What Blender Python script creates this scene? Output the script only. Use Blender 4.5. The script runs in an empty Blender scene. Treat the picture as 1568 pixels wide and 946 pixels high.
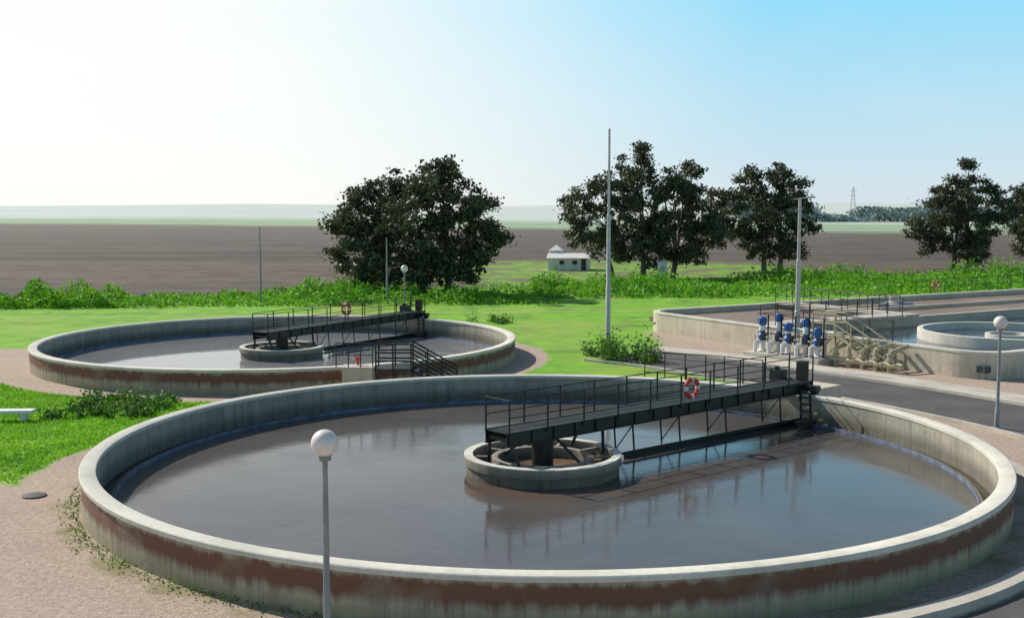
import bpy, math, random
import numpy as np
from mathutils import Vector, Matrix
random.seed(7); rng=np.random.default_rng(7)
S=bpy.context.scene
S.view_settings.view_transform='Standard'; S.view_settings.look='None'; S.view_settings.exposure=0
COL=S.collection
R=math.radians
# ------------------------------------------------------------------ node helpers
class E:
    def __init__(s,nt,v): s.nt=nt; s.v=v
    def _op(s,op,*o,clamp=False):
        n=s.nt.nodes.new('ShaderNodeMath'); n.operation=op; n.use_clamp=clamp
        for i,a in enumerate((s,)+o):
            if isinstance(a,E):
                s.nt.links.new(a.v,n.inputs[i])
            else: n.inputs[i].default_value=a
        return E(s.nt,n.outputs[0])
    def __add__(s,o): return s._op('ADD',o)
    def __sub__(s,o): return s._op('SUBTRACT',o)
    def __mul__(s,o): return s._op('MULTIPLY',o)
    def __truediv__(s,o): return s._op('DIVIDE',o)
    def max(s,o): return s._op('MAXIMUM',o)
    def min(s,o): return s._op('MINIMUM',o)
    def sqrt(s): return s._op('SQRT')
    def clamp(s): return s._op('ADD',0.0,clamp=True)
    def inv(s): return (s*-1.0)+1.0
def newmat(name):
    m=bpy.data.materials.new(name); m.use_nodes=True
    nt=m.node_tree; b=nt.nodes['Principled BSDF']; return m,nt,b
def noise(nt,scale,detail=4,rough=.55,vec=None,dist=0):
    n=nt.nodes.new('ShaderNodeTexNoise'); n.inputs['Scale'].default_value=scale
    n.inputs['Detail'].default_value=detail; n.inputs['Roughness'].default_value=rough
    n.inputs['Distortion'].default_value=dist
    if vec is None: vec=pos(nt)
    nt.links.new(vec,n.inputs['Vector']); return E(nt,n.outputs['Fac'])
def pos(nt):
    g=nt.nodes.get('GEO')
    if not g:
        g=nt.nodes.new('ShaderNodeNewGeometry'); g.name='GEO'
    return g.outputs['Position']
def objc(nt):
    g=nt.nodes.get('TC')
    if not g:
        g=nt.nodes.new('ShaderNodeTexCoord'); g.name='TC'
    return g.outputs['Object']
def scaled(nt,vec,s):
    n=nt.nodes.new('ShaderNodeMapping'); n.inputs['Scale'].default_value=s
    nt.links.new(vec,n.inputs['Vector']); return n.outputs[0]
def xyz(nt,vec):
    n=nt.nodes.new('ShaderNodeSeparateXYZ'); nt.links.new(vec,n.inputs[0])
    return [E(nt,o) for o in n.outputs]
def ramp(nt,fac,stops):
    n=nt.nodes.new('ShaderNodeValToRGB'); cr=n.color_ramp
    while len(cr.elements)<len(stops): cr.elements.new(.5)
    for e,(p,c) in zip(cr.elements,stops):
        e.position=p; e.color=(*c,1) if len(c)==3 else c
    nt.links.new(fac.v if isinstance(fac,E) else fac,n.inputs[0]); return n.outputs[0]
def mixc(nt,fac,a,b,mode='MIX'):
    n=nt.nodes.new('ShaderNodeMix'); n.data_type='RGBA'; n.blend_type=mode
    if isinstance(fac,E): nt.links.new(fac.v,n.inputs[0])
    else: n.inputs[0].default_value=fac
    for i,c in ((6,a),(7,b)):
        if isinstance(c,tuple): n.inputs[i].default_value=(*c,1)
        else: nt.links.new(c,n.inputs[i])
    return n.outputs[2]
def bump(nt,b,h,strength=.4,dist=.05):
    n=nt.nodes.new('ShaderNodeBump'); n.inputs['Strength'].default_value=strength
    n.inputs['Distance'].default_value=dist
    nt.links.new(h.v,n.inputs['Height']); nt.links.new(n.outputs[0],b.inputs['Normal'])
def simple(name,c,rough=.6,metal=0,var=.25,scale=3,bp=0):
    m,nt,b=newmat(name)
    f=noise(nt,scale,5,.6)
    lo=tuple(x*(1-var) for x in c); hi=tuple(min(1,x*(1+var)) for x in c)
    nt.links.new(ramp(nt,f,[(.3,lo),(.7,hi)]),b.inputs['Base Color'])
    b.inputs['Roughness'].default_value=rough; b.inputs['Metallic'].default_value=metal
    if bp: bump(nt,b,noise(nt,scale*6,4),bp,.02)
    return m
# ------------------------------------------------------------------ materials
def concrete(name,c,stain=(.10,.07,.045),streak=.6,joints=True,zlo=0,zhi=1.0,band=0,tide=0):
    m,nt,b=newmat(name)
    o=objc(nt); X,Y,Z=xyz(nt,o)
    n1=noise(nt,.6,6,.65,o); n2=noise(nt,7,5,.6,o)
    base=ramp(nt,n1,[(.25,tuple(x*.66 for x in c)),(.5,c),(.8,tuple(min(1,x*1.22) for x in c))])
    base=mixc(nt,(n2-.35).clamp()*.8,base,tuple(x*.55 for x in c))
    sv=scaled(nt,o,(2.6,2.6,.16)); st=noise(nt,1.4,5,.7,sv)
    low=((Z*-1.0+zhi)/(zhi-zlo)).clamp()
    base=mixc(nt,((st-.42)*4.0).clamp()*(low*.7+.25)*streak,base,stain)
    if band:
        big=noise(nt,.35,4,.6,o)
        zz=Z+(n1-.5)*.30+(st-.5)*.45
        bd=((zz-.33)*5).clamp()*((zz*-1.0+.93)*9).clamp()
        base=mixc(nt,bd*((big-.20)*4).clamp()*band,base,(.185,.088,.052))
        al=((zz*-1.0+.38)*5).clamp()
        base=mixc(nt,al*((n1-.25)*3).clamp()*.7,base,(.37,.31,.14))
    if tide:
        zz=Z+(st-.5)*.4
        base=mixc(nt,((zz*-1.0+.62)*3.0).clamp()*tide,base,(.08,.07,.05))
    if joints:
        ang=Y._op('ARCTAN2',X)
        fr=(ang*(60/6.28318))._op('FRACT')
        j=((fr-.5)._op('ABSOLUTE')*-1.0+.010)._op('GREATER_THAN',0.0)
        base=mixc(nt,j*.4,base,tuple(x*.35 for x in c))
    nt.links.new(base,b.inputs['Base Color']); b.inputs['Roughness'].default_value=.88
    bump(nt,b,n2+n1,.35,.03)
    return m
M_wall=concrete('weathered_concrete',(.46,.40,.30),band=1.0)
M_wall2=concrete('basin_concrete',(.60,.53,.41),streak=.4,joints=False)
M_rim=concrete('rim_concrete',(.68,.65,.55),stain=(.25,.22,.16),streak=.3,joints=False,zlo=-1)
M_inner=concrete('inner_wall_concrete',(.42,.39,.31),stain=(.08,.07,.05),streak=.9,tide=.65)
M_slab=concrete('slab_concrete',(.55,.50,.42),streak=.1,joints=False)
M_steel=simple('dark_green_steel',(.014,.022,.018),.45,.2,.4,5)
M_rail=simple('rail_steel',(.022,.03,.027),.5,.3,.3,5)
M_grate=simple('deck_grating',(.05,.055,.05),.6,.3,.3,12)
M_galv=simple('galvanised_steel',(.45,.45,.42),.5,.4,.2,6)
M_pole=simple('pole_grey_paint',(.26,.27,.27),.5,.1,.25,4)
M_globe=simple('white_globe',(.78,.69,.64),.4,0,.08,6)
M_blue=simple('blue_pump_paint',(.03,.11,.32),.45,0,.35,5)
M_white=simple('white_paint',(.72,.72,.68),.55,0,.15,2)
M_red=simple('red_plastic',(.60,.05,.03),.45,0,.15,8)
M_yel=simple('weathered_yellow_steel',(.48,.42,.26),.55,.1,.3,6)
M_weir=simple('weir_plate',(.13,.17,.24),.6,0,.6,2)
M_roof=simple('roof_sheet',(.7,.68,.64),.7,0,.15,2)
M_dark=simple('window_dark',(.03,.03,.035),.3)
M_wood=simple('bark',(.16,.13,.10),.9,0,.4,4,.5)
M_wet=simple('wet_channel',(.08,.07,.05),.35,0,.4,2)
def asphalt():
    m,nt,b=newmat('asphalt')
    a=noise(nt,.35,5,.6); f=noise(nt,30,3)
    c=ramp(nt,a,[(.3,(.05,.048,.048)),(.7,(.10,.092,.085))])
    c=mixc(nt,(f-.4).clamp(),c,(.17,.16,.15))
    pt=noise(nt,.9,5,.7,dist=1.0)
    c=mixc(nt,((pt-.56)*9).clamp()*.45,c,(.17,.15,.125))
    nt.links.new(c,b.inputs['Base Color']); b.inputs['Roughness'].default_value=.85
    bump(nt,b,f,.4,.01); return m
M_asph=asphalt()
def water(name,c1,c2,rough=.08,bs=.12,foam=0,ior=1.33,plume=0):
    m,nt,b=newmat(name)
    n=noise(nt,.16,5,.6,dist=.6)
    c=ramp(nt,n,[(.3,c1),(.7,c2)])
    if foam:
        g=noise(nt,.9,7,.7,dist=1.2)
        c=mixc(nt,((g-.56)*7).clamp()*foam,c,(.45,.38,.30))
    if plume:
        X,Y,Z=xyz(nt,objc(nt)); d=(X*X+Y*Y).sqrt()
        g=noise(nt,.5,6,.7,dist=1.5)
        c=mixc(nt,((d*-.22+1.25)).clamp()*((g-.38)*5).clamp()*.75,c,(.155,.085,.052))
        g2=noise(nt,2.2,6,.75,dist=2.0)
        c=mixc(nt,((d-9.6)*.5).clamp()*((g2-.55)*7).clamp()*.6,c,(.24,.19,.13))
        rr=ramp(nt,noise(nt,.35,5,.65,dist=1.0),[(.35,(rough*.6,)*3),(.65,(rough*2.2,)*3)])
        nt.links.new(rr,b.inputs['Roughness'])
    else: b.inputs['Roughness'].default_value=rough
    nt.links.new(c,b.inputs['Base Color'])
    b.inputs['IOR'].default_value=ior
    w=noise(nt,4.0,4,.6); w2=noise(nt,.7,2,.5)
    bump(nt,b,w+w2*2.0,bs,.02); return m
M_water=water('clarifier_water',(.072,.064,.060),(.115,.102,.094),.07,.14,plume=1)
M_water2=water('sky_paled_clarifier_water',(.20,.205,.21),(.27,.27,.27),.03,.04)  # far tank: lighter base colour stands in for reflected bright sky
M_scum=water('scum_water',(.13,.08,.05),(.28,.18,.11),.25,.4,.6)
M_aer=water('aeration_water',(.20,.14,.095),(.30,.22,.16),.5,1.0,.45)
M_bluew=water('dark_water',(.04,.065,.09),(.08,.10,.12),.08,.3)
def leafmat(name,cols,scale=.6,trans=.3,rough=.6):
    m,nt,b=newmat(name)
    n=noise(nt,scale,3,.6); n2=noise(nt,9,2)
    f=n*.6+n2*.4
    c=ramp(nt,f,[(.32,cols[0]),(.5,cols[1]),(.68,cols[2])])
    nt.links.new(c,b.inputs['Base Color']); b.inputs['Roughness'].default_value=rough
    t=nt.nodes.new('ShaderNodeBsdfTranslucent'); nt.links.new(c,t.inputs[0])
    mx=nt.nodes.new('ShaderNodeMixShader'); mx.inputs[0].default_value=trans
    nt.links.new(b.outputs[0],mx.inputs[1]); nt.links.new(t.outputs[0],mx.inputs[2])
    nt.links.new(mx.outputs[0],nt.nodes['Material Output'].inputs[0]); return m
M_leaf=leafmat('eucalyptus_leaves',[(.030,.040,.018),(.072,.088,.040),(.17,.18,.105)],.8,.25,.45)
M_weed=leafmat('weed_leaves',[(.04,.13,.008),(.13,.36,.012),(.32,.56,.03)],.45,.4)
M_blade=leafmat('grass_blades',[(.09,.26,.01),(.19,.44,.012),(.30,.55,.03)],.5,.45)
M_shrub=leafmat('shrub_leaves',[(.02,.06,.008),(.07,.18,.02),(.18,.36,.03)],1.5,.35)
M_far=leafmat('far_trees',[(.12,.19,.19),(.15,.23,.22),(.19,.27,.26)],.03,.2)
# ------------------------------------------------------------------ mesh builder
class MB:
    def __init__(s): s.v=[]; s.f=[]
    def add(s,vs,fs):
        o=len(s.v); s.v+= [tuple(v) for v in vs]; s.f+=[tuple(i+o for i in f) for f in fs]
    def box(s,c,d,rz=0,taper=1):
        cx,cy,cz=c; dx,dy,dz=[a/2 for a in d]; vs=[]
        for z in (-dz,dz):
            k=taper if z>0 else 1
            for x,y in ((-dx,-dy),(dx,-dy),(dx,dy),(-dx,dy)):
                x*=k;y*=k
                vs.append((cx+x*math.cos(rz)-y*math.sin(rz),cy+x*math.sin(rz)+y*math.cos(rz),cz+z))
        s.add(vs,[(3,2,1,0),(4,5,6,7),(0,1,5,4),(1,2,6,5),(2,3,7,6),(3,0,4,7)])
    def tube(s,a,b,r,r2=None,n=8):
        a=Vector(a);b=Vector(b); d=(b-a)
        if d.length<1e-6: return
        r2=r if r2 is None else r2
        q=d.normalized().to_track_quat('Z','Y'); vs=[]
        for p,rr in ((a,r),(b,r2)):
            for i in range(n):
                t=2*math.pi*i/n
                vs.append(p+q@Vector((rr*math.cos(t),rr*math.sin(t),0)))
        s.add(vs,[(i,(i+1)%n,n+(i+1)%n,n+i) for i in range(n)]+[tuple(range(n-1,-1,-1)),tuple(range(n,2*n))])
    def lathe(s,prof,c=(0,0,0),n=48,closed=False):
        vs=[];k=len(prof)
        for i in range(n):
            t=2*math.pi*i/n
            for r,z in prof: vs.append((c[0]+r*math.cos(t),c[1]+r*math.sin(t),c[2]+z))
        fs=[]
        for i in range(n):
            j=(i+1)%n
            for a in range(k if closed else k-1):
                b=(a+1)%k
                fs.append((i*k+a,j*k+a,j*k+b,i*k+b))
        s.add(vs,fs)
    def disc(s,r,z,c=(0,0),n=96):
        s.add([(c[0]+r*math.cos(2*math.pi*i/n),c[1]+r*math.sin(2*math.pi*i/n),z) for i in range(n)],[tuple(range(n))])
    def torus(s,c,R0,r,axis=(0,0,1),n=28,m=10,a0=0,a1=2*math.pi):
        q=Vector(axis).normalized().to_track_quat('Z','Y'); full=abs(a1-a0-2*math.pi)<1e-4
        cnt=n if full else n+1; vs=[]
        for i in range(cnt):
            t=a0+(a1-a0)*i/n
            for j in range(m):
                p=2*math.pi*j/m
                vs.append(Vector(c)+q@Vector(((R0+r*math.cos(p))*math.cos(t),(R0+r*math.cos(p))*math.sin(t),r*math.sin(p))))
        fs=[]
        for i in range(n):
            i2=(i+1)%cnt
            for j in range(m):
                j2=(j+1)%m; fs.append((i*m+j,i2*m+j,i2*m+j2,i*m+j2))
        s.add(vs,fs)
    def obj(s,name,mat,parent=None,smooth=True,bevel=0):
        me=bpy.data.meshes.new(name); me.from_pydata(s.v,[],s.f); me.update()
        import bmesh
        bm=bmesh.new(); bm.from_mesh(me); bmesh.ops.recalc_face_normals(bm,faces=bm.faces); bm.to_mesh(me); bm.free()
        if smooth:
            me.polygons.foreach_set('use_smooth',[True]*len(me.polygons))
            me.set_sharp_from_angle(angle=R(35))
        me.materials.append(mat)
        o=bpy.data.objects.new(name,me); COL.objects.link(o)
        if bevel:
            b=o.modifiers.new('bevel','BEVEL'); b.width=bevel; b.segments=2; b.limit_method='ANGLE'
        if parent: o.parent=parent
        return o
def empty(name,loc=(0,0,0),rz=0):
    e=bpy.data.objects.new(name,None); e.location=loc; e.rotation_euler=(0,0,rz); e.empty_display_size=.5
    COL.objects.link(e); return e
def leafmesh(name,P,size,mat,parent=None,ratio=.5,flat=None):
    N=len(P); P=np.asarray(P,float)
    a=rng.normal(size=(N,3)); a/=np.linalg.norm(a,axis=1)[:,None]
    b=rng.normal(size=(N,3)); b-= (b*a).sum(1)[:,None]*a; b/=np.linalg.norm(b,axis=1)[:,None]
    s=np.asarray(size)
    if s.ndim==0: s=np.full(N,float(s))
    s=s[:,None]
    V=np.stack([P-a*s*.5,P+b*s*ratio*.5,P+a*s*.5,P-b*s*ratio*.5],1).reshape(-1,3)
    F=np.arange(N*4).reshape(-1,4)
    me=bpy.data.meshes.new(name); me.from_pydata(V.tolist(),[],F.tolist()); me.materials.append(mat)
    o=bpy.data.objects.new(name,me); COL.objects.link(o)
    if parent: o.parent=parent
    return o
# ------------------------------------------------------------------ layout constants (metres)
T1=(0.9,33.1); T2=(-12.0,59.2)
# ------------------------------------------------------------------ ground
def ground():
    m,nt,b=newmat('ground_soil_grass_gravel')
    X,Y,Z=xyz(nt,pos(nt))
    big=noise(nt,.05,4,.6); mid=noise(nt,.5,5,.65); fine=noise(nt,7,5,.7); vf=noise(nt,28,3,.7)
    grass=ramp(nt,mid*.6+fine*.4,[(.32,(.09,.24,.008)),(.5,(.17,.41,.010)),(.68,(.30,.53,.02))])
    grass=mixc(nt,((big-.5)*5).clamp()*.35,grass,(.34,.42,.06))
    pt=noise(nt,.11,6,.75,dist=.8)
    grass=mixc(nt,((pt-.50)*7).clamp()*.6,grass,(.36,.36,.09))
    pd=noise(nt,.2,6,.75,dist=.5)
    grass=mixc(nt,((pd*-1.0+.48)*8).clamp()*.6,grass,(.06,.17,.012))
    tr=((Y-X*.13-85.0+(mid-.5)*2.5)._op('ABSOLUTE')*-1.0+.8).clamp()
    grass=mixc(nt,tr*((fine-.25)*3).clamp()*.75,grass,(.46,.38,.20))
    grav=ramp(nt,fine*.5+vf*.5,[(.33,(.20,.14,.10)),(.5,(.46,.35,.265)),(.66,(.68,.57,.47))])
    grav=mixc(nt,((mid-.5)*4).clamp()*.5,grav,(.33,.25,.19))
    grav=mixc(nt,((pt-.5)*5).clamp()*.35,grav,(.52,.42,.32))
    # ploughed field
    fv=scaled(nt,pos(nt),(.012,.10,1)); fs=noise(nt,1.0,6,.7,fv)
    fv2=scaled(nt,pos(nt),(.10,.35,1)); f2=noise(nt,1.0,6,.75,fv2)
    fv3=scaled(nt,pos(nt),(.9,1.6,1)); f3=noise(nt,1.0,4,.8,fv3)
    fld=ramp(nt,fs*.33+f2*.37+f3*.30,[(.38,(.030,.021,.014)),(.50,(.082,.061,.044)),(.62,(.20,.155,.115))])
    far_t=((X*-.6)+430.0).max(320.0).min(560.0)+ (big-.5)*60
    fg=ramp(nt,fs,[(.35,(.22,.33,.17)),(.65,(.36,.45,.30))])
    ff=ramp(nt,fs,[(.35,(.42,.48,.43)),(.5,(.52,.57,.52)),(.65,(.62,.64,.60))])  # farthest crops whitened, distant haze painted into their colour
    fld=mixc(nt,((Y-180.0)/420.0).clamp()*.7,fld,(.20,.18,.155))  # soil fades paler with distance, painted air haze
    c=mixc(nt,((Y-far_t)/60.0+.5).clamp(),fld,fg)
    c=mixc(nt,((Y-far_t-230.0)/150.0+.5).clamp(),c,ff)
    edge=(X*.43)+113.0+(big-.5)*14+(mid-.5)*8
    fm=((Y-edge)/2.0+.5).clamp()
    d3=(((X-12.0)/21.0)._op('POWER',2.0)+((Y-140.0)/26.0)._op('POWER',2.0)).sqrt()+(mid-.5)*1.4+(big-.5)*.8
    fm=fm*((d3-1.0)*6).clamp()
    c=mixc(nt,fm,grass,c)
    so=((Y-112.0)*.2).clamp()*((pd-.45)*9).clamp()*((Y*-1.0+172.0)*.1).clamp()
    c=mixc(nt,so*.85,c,(.14,.10,.07))
    e=(mid-.5)*1.2+(fine-.5)*.7
    d1=((X-T1[0])*(X-T1[0])+(Y-T1[1])*(Y-T1[1])).sqrt()
    d2=((X-T2[0])*(X-T2[0])+(Y-T2[1])*(Y-T2[1])).sqrt()
    rad=((X-8.0)/2.0).clamp()*4.6+14.9
    g=((rad-d1+e)*3.0+.5).clamp()
    g=g.max(((d2*-1.0+13.9+e)*3.0+.5).clamp())
    g=g.max(((Y*-1.0+31.6+(X+14.4)*-.25+e)*3.0+.5).clamp())
    g=g.max((((Y-58.0)._op('ABSOLUTE')*-1.0+4.5+e)*2+.5).clamp()*((X*-1.0-22.0)*2).clamp())
    g=g.max(((X*.86+Y*.51-39.0+e*.8)*3+.5).clamp()*((Y*-1.0+72.0)*2).clamp()*((X-8.0)).clamp())
    c=mixc(nt,g,c,grav)
    c=mixc(nt,((d1*-1.0+13.4+(mid-.5)*1.8)*4).clamp()*((mid-.45)*5).clamp()*.8,c,(.20,.19,.06))
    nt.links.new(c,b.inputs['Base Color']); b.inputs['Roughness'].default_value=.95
    bump(nt,b,fine+vf*.6+f3*((Y-100.0)/10.0).clamp()*6.0,.6,.06)
    xs=sorted(set(list(np.linspace(-60,80,15))+[s*x for x in (120,200,320,500,800,1200,1800,2600,3600) for s in (-1,1)]))
    ys=[-60,-20,0,20,40,60,80,100,120,150,200,280,400,600,700]+list(range(800,4200,140))+[4600,5400]
    vs=[];fs2=[]
    for y in ys:
        for x in xs:
            z=0
            if y>750:
                k=min(1,(y-750)/1500)
                z=k*(9+5*math.sin(x/420+y/600)+4*math.sin(x/190+1.3+y/900))
                if x>300: z+=k*6
            vs.append((x,y,z))
    n=len(xs)
    for j in range(len(ys)-1):
        for i in range(n-1): fs2.append((j*n+i,j*n+i+1,(j+1)*n+i+1,(j+1)*n+i))
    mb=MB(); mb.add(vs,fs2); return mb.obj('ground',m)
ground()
# ------------------------------------------------------------------ road, kerbs
def offs(pts,o):
    out=[]
    for i,p in enumerate(pts):
        a=Vector(pts[max(0,i-1)]); c=Vector(pts[min(len(pts)-1,i+1)])
        t=(c-a).normalized(); nrm=Vector((-t.y,t.x)); out.append(Vector(p)+nrm*o)
    return out
def smoothpts(pts,k=8):
    out=[]
    P=[Vector(p) for p in pts]; P=[P[0]*2-P[1]]+P+[P[-1]*2-P[-2]]
    for i in range(1,len(P)-2):
        for j in range(k):
            t=j/k; a,b,c,d=P[i-1:i+3]
            out.append(.5*((2*b)+(c-a)*t+(2*a-5*b+4*c-d)*t*t+(-a+3*b-3*c+d)*t**3))
    out.append(P[-2]); return out
def strip(pts,o0,o1,z0,z1,mb):
    A=offs(pts,o0);B=offs(pts,o1);vs=[];fs=[]
    for a,b in zip(A,B): vs+=[(a.x,a.y,z0),(a.x,a.y,z1),(b.x,b.y,z1),(b.x,b.y,z0)]
    for i in range(len(A)-1):
        for k in range(4):
            l=(k+1)%4; fs.append((4*i+k,4*i+l,4*i+4+l,4*i+4+k))
    fs+=[(0,1,2,3),(len(vs)-1,len(vs)-2,len(vs)-3,len(vs)-4)]
    mb.add(vs,fs)
road=smoothpts([(5.5,59.5),(8.5,56.6),(12.0,52.0),(16.2,46.0),(19.4,39.5),(21.2,32),(20.8,24),(18,14),(12,6)])
mb=MB(); strip(road,-2.5,2.5,-.05,.012,mb); mb.obj('asphalt_road',M_asph)
mb=MB(); strip(road,2.5,2.68,-.05,.13,mb); mb.obj('kerb',M_slab)
mb=MB(); strip(road,-2.68,-2.5,-.05,.13,mb); mb.obj('kerb',M_slab)
mb=MB(); strip(road,2.682,4.3,-.05,.115,mb); mb.obj('pavement',M_slab)
mb=MB(); arc=[(T1[0]+13.9*math.cos(R(a)),T1[1]+13.9*math.sin(R(a))) for a in range(-86,8,3)]
strip(arc,-.2,.2,-.05,.2,mb); mb.obj('stone_border',M_slab)
mb=MB(); arc=[(T1[0]+15.6*math.cos(R(a)),T1[1]+15.6*math.sin(R(a))) for a in range(-84,-2,3)]
strip(arc,-1.45,1.4,-.05,.014,mb); mb.obj('asphalt_path',M_asph)
# ------------------------------------------------------------------ life buoy
def buoy(loc,axis):
    e=empty('life_buoy',loc)
    mb=MB(); 
    for k in range(4): mb.torus((0,0,0),.29,.075,axis,10,10,R(90*k+12),R(90*k+78))
    mb.obj('red_ring',M_red,e)
    mb=MB()
    for k in range(4): mb.torus((0,0,0),.29,.077,axis,4,10,R(90*k-12),R(90*k+12))
    mb.obj('white_bands',M_white,e)
# ------------------------------------------------------------------ clarifier
def clarifier(c,Ro,ang,rs,wm):
    e=empty('clarifier_tank',(c[0],c[1],0))
    Ri=Ro-.38
    mb=MB(); mb.lathe([(Ro-.04,-.1),(Ro-.04,.93)],n=240); mb.obj('outer_wall',M_wall,e)
    mb=MB(); mb.lathe([(Ri+.0,.93),(Ri,.02)],n=240); mb.obj('inner_wall',M_inner,e)
    mb=MB(); mb.lathe([(Ro-.04,.93),(Ro,.932),(Ro+.005,.95),(Ro+.005,1.03),(Ro-.02,1.05),(Ri+.0,1.05),(Ri-.03,1.03),(Ri-.03,.932),(Ri,.93)],n=240); mb.obj('coping',M_rim,e)
    mb=MB(); mb.lathe([(Ri,.012),(Ro-.9,.012)],n=160); mb.obj('launder_channel',M_wet,e)
    mb=MB(); mb.lathe([(Ro-.72,.012),(Ro-.72,.13),(Ro-.80,.13),(Ro-.80,.014)],n=240); mb.obj('weir',M_inner,e)
    mb=MB(); mb.lathe([(Ro-.82,.03),(Ro-.82,.145),(Ro-.835,.145),(Ro-.835,.03)],n=240)
    mb.obj('weir_plate',M_weir,e)
    mb=MB(); mb.disc(Ro-.80,.04,n=200); mb.obj('water',wm,e)
    mb=MB(); mb.lathe([(rs,.02),(rs,.30),(rs+.06,.32),(rs+.06,.56),(rs,.58),(rs-.16,.58),(rs-.18,.56),(rs-.18,.02)],n=72)
    mb.lathe([(rs-.75,.05),(rs-.75,.48),(rs-.85,.5),(rs-.93,.48),(rs-.93,.05)],n=60)
    for k in range(10):
        a=2*math.pi*k/10
        mb.box(((rs-.46)*math.cos(a),(rs-.46)*math.sin(a),.46),(.56,.1,.06),a)
    mb.obj('feed_well',M_inner,e)
    mb=MB(); mb.lathe([(rs+.062,.56),(rs+.062,.59),(rs-.19,.59),(rs-.19,.56)],n=72); mb.obj('feed_well_lip',M_rim,e)
    mb=MB(); mb.disc(rs-.17,.17,n=72); mb.obj('scum',M_scum,e)
    mb=MB(); mb.lathe([(.32,.1),(.32,1.0),(.5,1.02),(.5,1.08),(.01,1.08)],n=24)
    for s in (-1,1): mb.tube((s*1.2,-.8*s,.3),(s*.4,-.2*s,1.05),.04)
    mb.obj('centre_column',M_steel,e)
    g=empty('scraper_bridge',(c[0],c[1],-.07),ang)
    x0,x1=-rs+.45,Ro+.3; w=.46
    st=MB(); gr=MB(); rl=MB()
    for s in (-1,1):
        y=s*w
        st.box(((x0+x1)/2,y,1.33),(x1-x0,.03,.36))
        st.box(((x0+x1)/2,y,1.525),(x1-x0,.12,.028)); st.box(((x0+x1)/2,y,1.135),(x1-x0,.12,.028))
        n=int((x1-x0)/.85)
        for i in range(n+1):
            x=x0+.06+(x1-x0-.12)*i/n; st.box((x,y+s*.035,1.33),(.02,.05,.35))
        n=int((x1-x0)/1.45)
        for i in range(n+1):
            x=x0+.05+(x1-x0-.1)*i/n
            rl.tube((x,y+s*.05,1.4),(x,y+s*.05,2.45),.028)
        for z in (1.95,2.45): rl.tube((x0+.05,y+s*.05,z),(x1-.05,y+s*.05,z),.016)
    for z in (1.95,2.45): rl.tube((x0+.05,-w-.05,z),(x0+.05,w+.05,z),.016)
    n=int((x1-x0)/1.2)
    for i in range(n+1): st.box((x0+.1+(x1-x0-.2)*i/n,0,1.3),(.07,2*w-.05,.1))
    for i in range(int((x1-x0)/.06)): gr.box((x0+.03+i*.06,0,1.505),(.035,2*w-.14,.03))
    for x in (-rs+.6,rs-.2):
        for s in (-1,1):
            st.tube((x,s*w,1.15),(x*.9,s*w*1.5,.5),.05)
    for x in (rs+1.2,rs+3.4,rs+5.8,Ro-1.6):
        for s in (-.4,.4): st.tube((x,s,1.15),(x+.1,s,.12),.03)
        st.tube((x,-.4,1.1),(x+.1,.4,.2),.02)
    st.tube((rs+.4,-.35,.25),(Ro-1.1,-.75,.25),.04)
    st.box(((rs+Ro)/2,-.55,.2),(Ro-rs-1.6,.03,.22),-.03)
    st.obj('girders',M_steel,g); gr.obj('deck',M_grate,g,False); rl.obj('handrail',M_rail,g)
    cr=MB(); rim=Ro-.19
    cr.box((rim,0,1.34),(.32,2.1,.2)); cr.box((rim+.1,.75,1.64),(.42,.5,.42)); cr.tube((rim,.75,1.83),(rim,.75,1.98),.1,n=12)
    cr.box((x1-.25,-.2,1.9),(.3,.35,.7))
    cr.tube((rim-.3,-.9,1.26),(Ro-1.3,-1.5,.2),.05); cr.tube((rim-.3,-.5,1.26),(Ro-1.3,-1.1,.2),.05)
    for t in (.2,.4,.6,.8): cr.tube((rim-.3-t*.8,-.9-.6*t,1.26-t*1.06),(rim-.3-t*.8,-.5-.6*t,1.26-t*1.06),.03)
    cr.box((Ro-1.3,-1.3,.3),(.9,.5,.14),.3)
    for s in (-1,1): cr.tube((rim-.09,s*.9,1.28),(rim+.09,s*.9,1.28),.16,n=18)
    cr.obj('end_carriage',M_steel,g,bevel=.01)
    return e
clarifier(T1,12.75,R(41.5),2.25,M_water)
clarifier(T2,12.2,R(60),2.1,M_water2)
def onbridge(c,ang,x,y,z): return (c[0]+x*math.cos(ang)-y*math.sin(ang),c[1]+x*math.sin(ang)+y*math.cos(ang),z)
buoy(onbridge(T1,R(41.5),6.0,-.64,1.95),(math.sin(R(41.5)),-math.cos(R(41.5)),0))
buoy(onbridge(T2,R(60),6.2,.64,2.0),(-.5,-.87,0))
# ------------------------------------------------------------------ railings helper
def railing(mb,pts,z,h=1.05,sp=1.5,r=.024,levels=(.5,1.0)):
    for a,b in zip(pts[:-1],pts[1:]):
        a=Vector(a);b=Vector(b);L=(b-a).length;n=max(1,round(L/sp))
        for i in range(n+1):
            p=a+(b-a)*i/n; mb.tube((p.x,p.y,z),(p.x,p.y,z+h),r)
        for l in levels: mb.tube((a.x,a.y,z+h*l),(b.x,b.y,z+h*l),r*.85)
e=empty('access_landing',(0,0,0))
mb=MB(); mb.box((11.3,42.9,.56),(1.3,1.9,1.1),R(41.5)); mb.obj('platform',M_wall2,e,bevel=.02)
mb=MB()
railing(mb,[(5.6,47.8),(8.0,46.8),(10.0,45.2)],.0,1.7,1.0)
mb.obj('guard_rail',M_rail,e)
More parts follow.
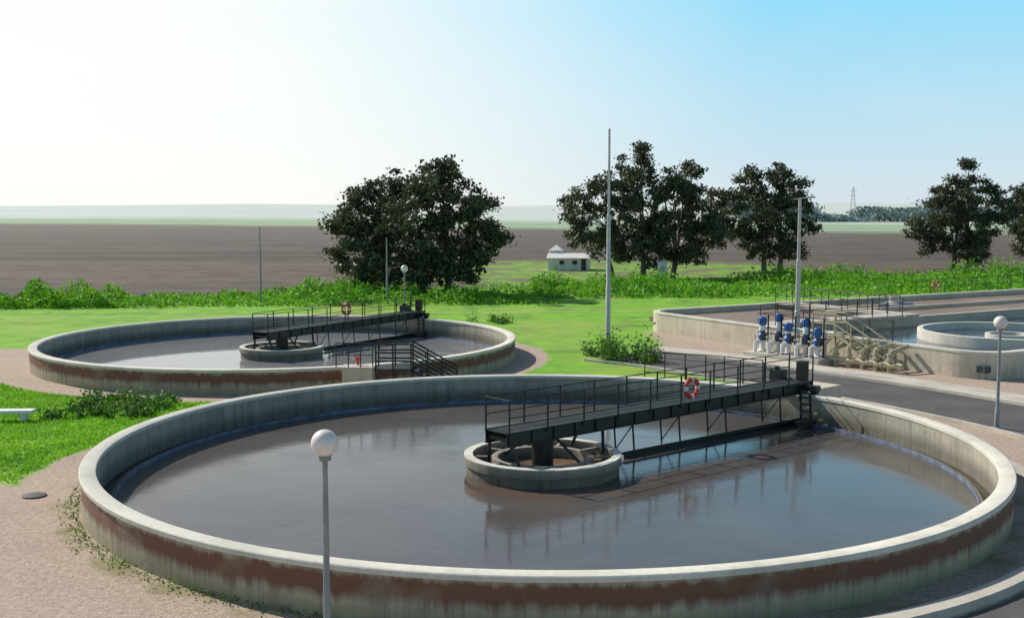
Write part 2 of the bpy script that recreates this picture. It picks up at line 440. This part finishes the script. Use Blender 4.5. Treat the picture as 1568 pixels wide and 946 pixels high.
# ------------------------------------------------------------------ stair beside far tank
e=empty('steel_stair')
mb=MB(); mb.box((-6.35,46.9,.58),(1.25,.9,1.2)); mb.obj('valve_chamber',M_wall2,e,bevel=.02)
mb=MB(); mb.box((-6.35,46.9,1.21),(1.35,1.0,.06)); mb.obj('chamber_lid',M_slab,e)
mb=MB()
mb.box((-4.9,47.1,1.12),(1.5,1.0,.06))
for s in (46.6,47.6):
    mb.tube((-4.15,s,1.1),(-2.3,s,.05),.06)
    for z in (.35,.7,1.05): mb.tube((-5.6,s,1.12+z),(-4.15,s,1.12+z),.035); mb.tube((-4.15,s,1.12+z),(-2.3,s,.07+z),.035)
    for x in (-5.6,-4.9,-4.15): mb.tube((x,s,0),(x,s,2.17),.035)
    for t in (.33,.66,1): mb.tube((-4.15+1.85*t,s,1.1-1.05*t),(-4.15+1.85*t,s,2.17-1.05*t),.03)
for i in range(6):
    t=(i+.5)/6; mb.box((-4.15+1.85*t,47.1,1.1-1.05*t),(.26,.95,.04))
mb.obj('stair_frame',M_rail,e)
mb=MB(); mb.tube((-6.4,47.1,1.24),(-6.4,47.1,1.5),.05,n=12); mb.torus((-6.4,47.1,1.52),.16,.03,(0,0,1),20,6); mb.obj('valve_wheel',M_red,e)
mb=MB(); railing(mb,[(-7.2,46.4),(-5.7,46.4)],1.24,1.0,.5); mb.obj('chamber_rail',M_rail,e)
# ------------------------------------------------------------------ aeration basin
A=(8.2,72.5); ba=math.atan2(.51,.86)
e=empty('aeration_basin',(A[0],A[1],0),ba)
def rrect(x0,x1,y0,y1,r,n=8):
    o=[]
    for cx,cy,a in ((x1-r,y1-r,0),(x0+r,y1-r,90),(x0+r,y0+r,180),(x1-r,y0+r,270)):
        for i in range(n+1):
            t=R(a+90*i/n); o.append((cx+r*math.cos(t),cy+r*math.sin(t)))
    return o
def frame(mb,x0,x1,y0,y1,r,t,z0,z1):
    O=rrect(x0,x1,y0,y1,r); I=rrect(x0+t,x1-t,y0+t,y1-t,max(.05,r-t)); n=len(O); vs=[]
    for P,z in ((O,z0),(O,z1),(I,z1),(I,z0)): vs+=[(x,y,z) for x,y in P]
    fs=[]
    for k in range(3):
        for i in range(n):
            j=(i+1)%n; fs.append((k*n+i,k*n+j,(k+1)*n+j,(k+1)*n+i))
    mb.add(vs,fs)
mb=MB(); frame(mb,0,46,-25.5,0,2.0,.35,-.05,1.15); mb.obj('outer_wall',M_wall2,e)
mb=MB(); frame(mb,-.03,46.03,-25.53,.03,2.03,.41,1.15,1.25); mb.obj('coping',M_rim,e)
mb=MB()
mb.box((23,-11,.6),(45.2,.3,1.15)); mb.box((29,-5.5,.6),(33,.25,1.05))
mb.obj('divider_wall',M_wall2,e)
mb=MB(); mb.box((23,-5.6,.72),(45.25,10.4,.3)); mb.obj('aeration_water',M_aer,e,False)
mb=MB(); mb.box((23,-18.15,.45),(45.25,13.9,.3)); mb.obj('settled_water',M_bluew,e,False)
mb=MB(); mb.lathe([(4.7,.2),(4.7,1.12),(4.68,1.14),(4.42,1.14),(4.4,1.12),(4.4,.3)],(10.6,-18.9,0),n=96)
mb.lathe([(1.2,.2),(1.2,.95),(1.0,.95),(1.0,.3)],(10.6,-18.9,0),n=40)
mb.obj('round_inner_tank',M_rim,e)
mb=MB(); mb.disc(4.41,.72,(10.6,-18.9)); mb.obj('round_tank_water',M_bluew,e)
mb=MB(); mb.box((5.6,-11,1.29),(10.4,1.3,.14)); mb.box((11.6,-6,1.29),(1.2,11.2,.14)); mb.obj('walkway',M_slab,e)
mb=MB()
for y in (-10.4,-11.6): railing(mb,[(.5,y),(10.7,y)],1.36,1.0,1.3)
railing(mb,[(11.05,-10.2),(11.05,-.5)],1.36,1.0,1.5); railing(mb,[(12.1,-10.2),(12.1,-.5)],1.36,1.0,1.5)
railing(mb,[(26,.15),(45,.15)],1.24,1.1,1.6); railing(mb,[(.2,-14),(.2,-20)],1.24,1.0,1.4)
mb.obj('guard_rail',M_rail,e)
mb=MB()
for x,y in ((20,-3),(32,-8)):
    mb.lathe([(.9,.6),(.9,1.0),(.5,1.2),(.5,1.6),(.01,1.6)],(x,y,0),n=20); mb.box((x,y,1.0),(3.6,.2,.2))
mb.obj('surface_aerators',M_galv,e)
def bw(x,y,z): return (A[0]+x*math.cos(ba)-y*math.sin(ba),A[1]+x*math.sin(ba)+y*math.cos(ba),z)
buoy(bw(28,.05,1.9),(.3,-.95,0))
# ------------------------------------------------------------------ pump station
p0=Vector((12.9,59.2)); p1=Vector((15.3,56.3)); d=(p1-p0); pa=math.atan2(d.y,d.x); ks=.9
e=empty('pump_station',(p0.x,p0.y,0),pa); e.scale=(ks,ks,ks)
L=d.length/ks
mb=MB(); mb.box((L/2,0,.17),(L+1.0,1.7,.4)); mb.obj('plinth',M_slab,e,bevel=.02)
bl=MB(); wh=MB(); gv=MB(); dk=MB()
for i in range(5):
    x=.2+(L-.4)*i/4; o=(x,(0,.3,-.1,.25,0)[i],.37); hh=(0,.25,-.2,.1,-.35)[i]; yy=o[1]
    wh.lathe([(.01,0),(.28,0),(.28,.08),(.14,.14),(.14,.5),(.22,.55),(.22,.62),(.01,.62)],o,n=20)
    bl.lathe([(.01,.62),(.2,.62),(.24,.7),(.24,.95),(.16,1.05),(.16,1.2),(.01,1.2)],o,n=20)
    wh.lathe([(.01,1.2),(.18,1.2),(.18,1.5+hh),(.01,1.5+hh)],o,n=16)
    bl.lathe([(.01,1.5+hh),(.19,1.5+hh),(.21,1.55+hh),(.21,1.9+hh),(.16,1.98+hh),(.01,2.0+hh)],o,n=20)
    for k in range(8):
        a=k*math.pi/4; bl.box((x+.22*math.cos(a),yy+.22*math.sin(a),2.1+hh),(.05,.02,.32),a)
    wh.tube((x,-.1,.95),(x,-.62,.95),.11,n=12); wh.tube((x,-.62,1.0),(x,-.62,.4),.11,n=12)
    wh.tube((x,-.38,.95),(x,-.44,.95),.18,n=14)
    gv.torus((x,-.62,1.3),.15,.02,(0,0,1),16,6); gv.tube((x,-.62,1.05),(x,-.62,1.3),.03)
    dk.tube((x+.25,.2,.4),(x+.25,.2,2.5),.045); dk.box((x+.3,-.2,1.25),(.22,.18,.34))
    wh.tube((x,yy,1.7),(x,.75,1.7),.07,n=10); wh.tube((x,.75,1.7),(x,.75,.4),.07,n=10)
wh.tube((-.4,.75,1.7),(L+.4,.75,1.7),.1,n=12)
dk.tube((-.3,.2,2.5),(L+.4,.2,2.5),.03); dk.tube((-.3,.2,1.4),(L+.4,.2,1.4),.03)
bl.obj('pump_motors',M_blue,e); wh.obj('pump_pipes',M_white,e); gv.obj('valve_wheels',M_galv,e); dk.obj('support_frame',M_rail,e)
e=empty('access_stair',(16.0,56.4,0),R(-52))
mb=MB()
for s in (0,1.0):
    mb.tube((0,s,1.5),(2.9,s,.05),.07)
    for z in (.5,1.0): mb.tube((-1.3,s,1.5+z),(0,s,1.5+z),.035); mb.tube((0,s,1.5+z),(2.9,s,.05+z),.035)
    for t in (0,.33,.66,1): mb.tube((2.9*t,s,1.5-1.45*t),(2.9*t,s,2.5-1.45*t),.03)
    for x in (-1.3,-.65): mb.tube((x,s,0),(x,s,2.5),.045)
    mb.tube((-1.3,s,.1),(0,s,1.45),.035)
for i in range(8):
    t=(i+.5)/8; mb.box((2.9*t,.5,1.5-1.45*t),(.28,1.0,.04))
mb.box((-.65,.5,1.5),(1.4,1.06,.06)); mb.obj('stair_frame',M_yel,e)
e=empty('pipe_manifold',(16.9,54.3,0),R(-52))
mb=MB()
for i in range(5):
    x=-1.8+i*.75
    mb.tube((x,.2,0),(x,.2,.9+.15*(i%2)),.11,n=12); mb.tube((x,.2,.9+.15*(i%2)),(x+.1,1.5,1.15),.11,n=12)
    mb.tube((x,.2,.55),(x,.2,.62),.18,n=14)
mb.tube((-2.2,.2,.35),(1.9,.2,.35),.14,n=12); mb.obj('pipes',M_yel,e)
mb=MB()
for i in range(5):
    x=-1.8+i*.75; mb.torus((x,-.05,.75),.14,.02,(0,1,0),16,6); mb.tube((x,-.05,.75),(x,.2,.75),.03)
mb.obj('hand_wheels',M_galv,e)
# ------------------------------------------------------------------ lamps and masts
def lamp(x,y,h=3.8,r=.23):
    e=empty('street_lamp',(x,y,0))
    mb=MB(); mb.lathe([(.14,0),(.14,.04),(.085,.06),(.075,.7),(.062,.74),(.045,h-r-.1),(.05,h-r-.08),(.11,h-r-.06),(.11,h-r+.02),(.01,h-r+.02)],n=20); mb.obj('pole',M_pole,e)
    mb=MB(); mb.lathe([(max(.001,r*math.sin(R(a))),h-r*math.cos(R(a))) for a in range(12,181,8)],n=32); mb.obj('globe',M_globe,e)
lamp(-3.16,19.0); lamp(17.1,39.8,3.75); lamp(-7.0,74.3)
def mast(name,x,y,h,r0,r1,head=False,mat=M_galv):
    e=empty(name,(x,y,0))
    mb=MB(); mb.lathe([(r0*2.2,0),(r0*2.2,.03),(r0,.05),(r0,h*.3),(r0*.85,h*.3+.03),(r0*.8,h*.62),(r1*1.1,h*.62+.03),(r1,h),(.001,h)],n=14); mb.obj('pole',mat,e)
    if head:
        mb=MB(); mb.tube((-.1,0,h),(.5,0,h+.08),.035); mb.box((.55,0,h+.08),(.4,.22,.1)); mb.tube((0,0,h),(-.3,0,h-.02),.03); mb.obj('lamp_head',mat,e,bevel=.02)
mast('light_mast',5.15,61.0,11.9,.13,.06)
mast('lamp_post',14.7,58.6,8.2,.15,.08,True)
mast('utility_pole',-20.6,93.5,6.2,.09,.05,mat=M_pole)
mast('utility_pole',-10.3,94,5.3,.09,.05,mat=M_pole)
# ------------------------------------------------------------------ concrete bench / slab on lawn
e=empty('concrete_bench',(-18.4,41.2,0),R(3))
mb=MB(); mb.box((0,0,.36),(1.9,.5,.12)); mb.box((-.6,0,.15),(.2,.42,.3)); mb.box((.6,0,.15),(.2,.42,.3)); mb.obj('slab',M_white,e,bevel=.02)
mb=MB(); mb.lathe([(.32,0),(.32,.035),(.27,.045),(.001,.045)],(-12.9,30.3,0),n=24); mb.obj('manhole_cover',simple('cast_iron',(.05,.05,.05),.6,.6))
# ------------------------------------------------------------------ white farm building
e=empty('farm_building',(7.0,143,0),R(-8))
mb=MB(); mb.box((.2,0,.8),(5.0,3.5,1.6)); mb.obj('walls',M_white,e)
mb=MB(); mb.add([(-2.5,-2,1.55),(2.9,-2,1.55),(2.9,2,1.55),(-2.5,2,1.55),(-2.5,0,2.1),(2.9,0,2.1)],[(0,1,5,4),(3,4,5,2),(0,4,3),(1,2,5),(0,3,2,1)]); mb.obj('roof',M_roof,e,False)
mb=MB(); mb.box((-1.6,1.5,1.2),(1.5,2.6,2.4)); mb.obj('tower_room',M_white,e)
mb=MB(); mb.add([(-2.5,.1,2.4),(-.7,.1,2.4),(-.7,2.9,2.4),(-2.5,2.9,2.4),(-1.6,1.5,3.1)],[(0,1,4),(1,2,4),(2,3,4),(3,0,4),(0,3,2,1)]); mb.obj('tower_roof',M_roof,e,False)
mb=MB()
for x,w,z,h in ((-.6,.6,1.0,.5),(1.0,.6,1.0,.5),(2.1,.6,.75,1.4)): mb.box((x,-1.755,z),(w,.02,h))
mb.obj('openings',M_dark,e)
e=empty('storage_shed',(19.9,124,0))
mb=MB(); mb.box((-3.6,0,.9),(.9,1.2,2.0)); mb.obj('walls',M_white,e)
mb=MB(); mb.box((-3.6,0,1.94),(1.1,1.4,.08)); mb.obj('roof',M_roof,e)
mb=MB(); mb.box((-3.6,-.61,.8),(.4,.02,1.4)); mb.obj('door',M_galv,e)
e=empty('power_pylon',(208,700,0)); mb=MB()
for sx in (-1,1):
    for sy in (-1,1): mb.tube((sx*2,sy*2,0),(sx*.3,sy*.3,20),.12,.1,5)
for i in range(6):
    z=3+3*i; k=2-1.7*z/20; mb.tube((-k,-k,z),(k,-k,z+2.6),.06,n=4); mb.tube((k,-k,z),(-k,-k,z+2.6),.06,n=4)
for z in (15,18): mb.tube((-2.5,0,z),(2.5,0,z),.1,n=5)
mb.obj('lattice',M_galv,e)
# ------------------------------------------------------------------ trees
def tree(x,y,lobes,trunks,dens=1.0):
    e=empty('eucalyptus_tree',(x,y,0))
    P=[];Sz=[]
    mb=MB()
    L=[]
    for (dx,z,r) in lobes:
        dy=rng.uniform(-2.2,2.2); L.append((dx,dy,z,r))
    for (dx,dy,z,r) in L:
        k=int(15*(r/2.3)**2*dens)+5
        for i in range(k):
            u=rng.normal(size=3); u/=np.linalg.norm(u)
            rr=r*rng.uniform(.55,1.15); c=np.array((dx,dy,z))+u*rr*np.array((1,1.1,.92))
            if c[2]<.8: c[2]=.8+rng.uniform(0,.6)
            cr=rng.uniform(.28,.74); n=int(95*(cr/.5)**1.6)
            q=rng.normal(size=(n,3))*cr*.62*np.array((1.1,1.1,.7)); q[:,2]-=np.abs(rng.normal(size=n))*.15
            P.append(q+c); Sz.append(rng.uniform(.18,.48,size=n))
            if rng.random()<.25:
                mb.tube((dx*.6,dy*.6,z*.72),tuple(c),.05,.02,5)
    leafmesh('crown',np.concatenate(P),np.concatenate(Sz),M_leaf,e,.62)
    for bx in trunks:
        near=sorted(L,key=lambda l:abs(l[0]-bx))[:5]
        mid=(bx*1.15,0,2.2); mb.tube((bx,0,-.1),mid,.36,.26,10)
        for l in near:
            m2=((mid[0]+l[0])/2,l[1]*.4,(2.2+l[2])/2+.2)
            mb.tube(mid,m2,.16,.1,7); mb.tube(m2,(l[0],l[1],l[2]),.1,.04,6)
    mb.obj('trunk_and_limbs',M_wood,e)
tree(-8.5,103,[(-5.3,7.7,2.2),(-2.6,9.0,2.3),(-.4,9.4,2.0),(1.8,9.9,2.3),(4.3,8.4,2.2),(5.6,5,2.1),(0,6,2.8),(-3,6.4,2.2),(3,6,2.4),(-5.6,4.1,2.3),(-2.9,3.1,2.3),(3,3.1,2.3),(.6,2.6,2.4),(-6.9,6.5,1.0),(7.0,5.2,.9),(2,11.4,.9),(-4.6,9.6,.8),(5.2,2.6,1.5),(-5.2,2.2,1.4)],[-2.6,.4,2.6],1.4)
tree(14.6,127,[(-7.3,7.9,1.8),(-4.4,9.6,1.8),(-.7,12.2,1.9),(1.8,10.5,2.0),(-1.6,9.6,2.0),(5.2,10.6,1.6),(6.4,6.9,2.1),(3.4,8.2,2.2),(4,4.4,2.4),(-.4,7.0,2.5),(-4.7,5.8,2.4),(-3.6,3.2,1.9),(-1.2,3.6,2.1),(1,2.8,1.9),(1.8,5.4,2.2),(-6.9,5,1.5),(-.4,14,.7),(5,12.2,.6),(5.6,2.6,1.6),(7.6,5.0,1.4)],[-3.4,0,3.2],1.45)
tree(31.5,140,[(-2.2,11.6,1.5),(1,11.9,1.6),(3.4,10,1.5),(.6,9.6,1.9),(-2.4,8.6,1.9),(3.2,7.4,1.7),(4.4,5.4,1.5),(.2,7.0,2.5),(-4.8,8.4,1.7),(-3.9,5.4,1.9),(.2,3.8,2.4),(2.6,2.8,1.7),(-2.2,3.4,1.6),(-6.4,8.9,1.2),(-6.4,6,1.5),(-7,3.8,1.2)],[-.6,1.3],1.45)
tree(56.3,144,[(.2,11.5,1.5),(-2.7,9.2,1.7),(0,8.6,2.1),(2.6,9.2,1.9),(4.3,7.6,1.5),(-4,5.3,1.9),(-1.6,6.4,2.0),(.6,5.4,2.3),(3.5,4.5,1.9),(-.2,2.9,2.3),(2.4,2.6,1.7),(-2.6,3.2,1.5),(.6,13,.6),(-5.3,5.6,.9)],[-.5,1.0],1.45)
tree(68,147,[(-2.9,8.6,1.8),(-.8,10.2,1.9),(.8,7,2.5),(-2.6,5.3,1.9),(-1.6,7.2,2),(0,4.2,2.3),(-1.8,2.8,1.6),(2.5,9,1.8)],[0],1.3)
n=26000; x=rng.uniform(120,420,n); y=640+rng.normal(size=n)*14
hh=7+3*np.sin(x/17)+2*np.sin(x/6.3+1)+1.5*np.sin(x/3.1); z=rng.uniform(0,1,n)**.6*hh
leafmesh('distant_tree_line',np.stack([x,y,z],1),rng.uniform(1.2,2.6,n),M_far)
# ------------------------------------------------------------------ weeds
def band(n,x0,x1,lo,hi,hmax,s0,s1):
    x=rng.uniform(x0,x1,n); t=rng.uniform(0,1,n); a=lo(x); b=hi(x); y=a+(b-a)*t
    cl=.5+.5*np.sin(x*.9+np.sin(y*.7)*2)*np.sin(y*.55+np.sin(x*.35)*2)
    cl=cl*(.6+.4*np.sin(x*.23+y*.11))
    keep=rng.random(n)<(.10+.9*cl); x=x[keep];y=y[keep];cl=cl[keep]
    z=rng.random(len(x))*hmax*(.15+1.0*cl)*(.7+.3*np.sin(x*1.7+y))
    return np.stack([x,y,z],1),rng.uniform(s0,s1,len(x))
P1,S1=band(75000,-60,4,lambda x:87+.10*(x+42),lambda x:112+.43*x*1.0,1.9,.18,.45)
P2,S2=band(80000,2,75,lambda x:97+.08*x,lambda x:112+.43*x,2.1,.2,.5)
leafmesh('weed_verge',np.concatenate([P1,P2]),np.concatenate([S1,S2]),M_weed,None,.5)
def blades(name,n,x0,x1,y0,y1,test,h0,h1,mat):
    x=rng.uniform(x0,x1,n);y=rng.uniform(y0,y1,n); k=test(x,y); x=x[k];y=y[k];m=len(x)
    h=rng.uniform(h0,h1,m); a=rng.uniform(0,2*np.pi,m); w=.012+h*.12
    lx=rng.normal(size=m)*h*.4; ly=rng.normal(size=m)*h*.4
    V=np.stack([np.stack([x-np.cos(a)*w,y-np.sin(a)*w,x*0],1),np.stack([x+np.cos(a)*w,y+np.sin(a)*w,x*0],1),np.stack([x+lx,y+ly,h],1)],1).reshape(-1,3)
    me=bpy.data.meshes.new(name); me.from_pydata(V.tolist(),[],np.arange(m*3).reshape(-1,3).tolist()); me.materials.append(mat)
    o=bpy.data.objects.new(name,me); COL.objects.link(o)
def d1(x,y): return np.hypot(x-T1[0],y-T1[1])
def d2(x,y): return np.hypot(x-T2[0],y-T2[1])
blades('lawn_grass',80000,-24,-6,30,50,lambda x,y:(d1(x,y)>15.0)&(d2(x,y)>14.0)&(y>31.8-.25*(x+14.4)),.04,.12,M_blade)
a=rng.uniform(R(150),R(250),1400); r=12.78+np.abs(rng.normal(size=1400))*.22
leafmesh('wall_foot_weeds',np.stack([T1[0]+r*np.cos(a),T1[1]+r*np.sin(a),rng.random(1400)*.12],1),rng.uniform(.04,.1,1400),M_shrub)
def shrub(x,y,rx,ry,h,n,s=.16):
    P=[]
    for i in range(int(n/60)):
        c=np.array((x+rng.uniform(-rx,rx),y+rng.uniform(-ry,ry),0)); k=rng.uniform(.5,1)
        q=rng.normal(size=(60,3))*np.array((.22,.22,.2))*k; q[:,2]=np.abs(q[:,2])*h*2.6
        P.append(q+c)
    P=np.concatenate(P); leafmesh('shrub',P,rng.uniform(s*.6,s*1.4,len(P)),M_shrub,None,.6)
shrub(-15.3,43.6,1.9,2.1,.5,3400)
shrub(6.0,57.5,1.3,1.0,1.2,2000); shrub(4.8,60.0,.8,.6,.9,900)
shrub(-1.5,77,1.5,1,.6,600)
# ------------------------------------------------------------------ light, sky, camera
el=R(37); az=R(50)
tosun=Vector((-math.sin(az)*math.cos(el),math.cos(az)*math.cos(el),math.sin(el)))
sd=bpy.data.lights.new('sun','SUN'); sd.energy=5.0; sd.angle=R(.5); sd.color=(1,.95,.85)
so=bpy.data.objects.new('sun',sd); so.rotation_euler=(-tosun).to_track_quat('-Z','Y').to_euler(); COL.objects.link(so)
w=bpy.data.worlds.new('World'); S.world=w; w.use_nodes=True; nt=w.node_tree
bg=nt.nodes['Background']; sk=nt.nodes.new('ShaderNodeTexSky'); sk.sky_type='NISHITA'; sk.sun_disc=False
sk.sun_elevation=el; sk.sun_rotation=-az; sk.air_density=1.0; sk.dust_density=.8; sk.ozone_density=2.0
bg.inputs[1].default_value=.1
# low-altitude haze layer: pale, near-white towards the sun, blue away from it
tc=nt.nodes.new('ShaderNodeTexCoord'); dx,dy,dz=xyz(nt,tc.outputs['Generated'])
sdot=dx*(-math.sin(az))+dy*math.cos(az)
s=((sdot-.40)/.46).clamp(); s=s*s*(s*-2.0+3.0)
up=(dz/.18).clamp()
cv=scaled(nt,tc.outputs['Generated'],(1.0,1.0,3.5)); cl=noise(nt,2.2,5,.6,cv,.6)
hz=mixc(nt,up,(7.0,8.0,8.6),(2.7,7.4,10.0))
hz=mixc(nt,(s+(cl-.5)*.35).clamp(),hz,(10.2,10.4,10.0))
fac=((dz*-1.0+.40)/.22).clamp()*.92
nt.links.new(mixc(nt,fac,sk.outputs[0],hz),bg.inputs[0])
cd=bpy.data.cameras.new('camera'); cd.sensor_width=36; cd.lens=36*1750/1568; cd.clip_end=12000
co=bpy.data.objects.new('camera',cd); co.location=(0,0,7.75); co.rotation_euler=(R(90-5.06),0,0); COL.objects.link(co); S.camera=co
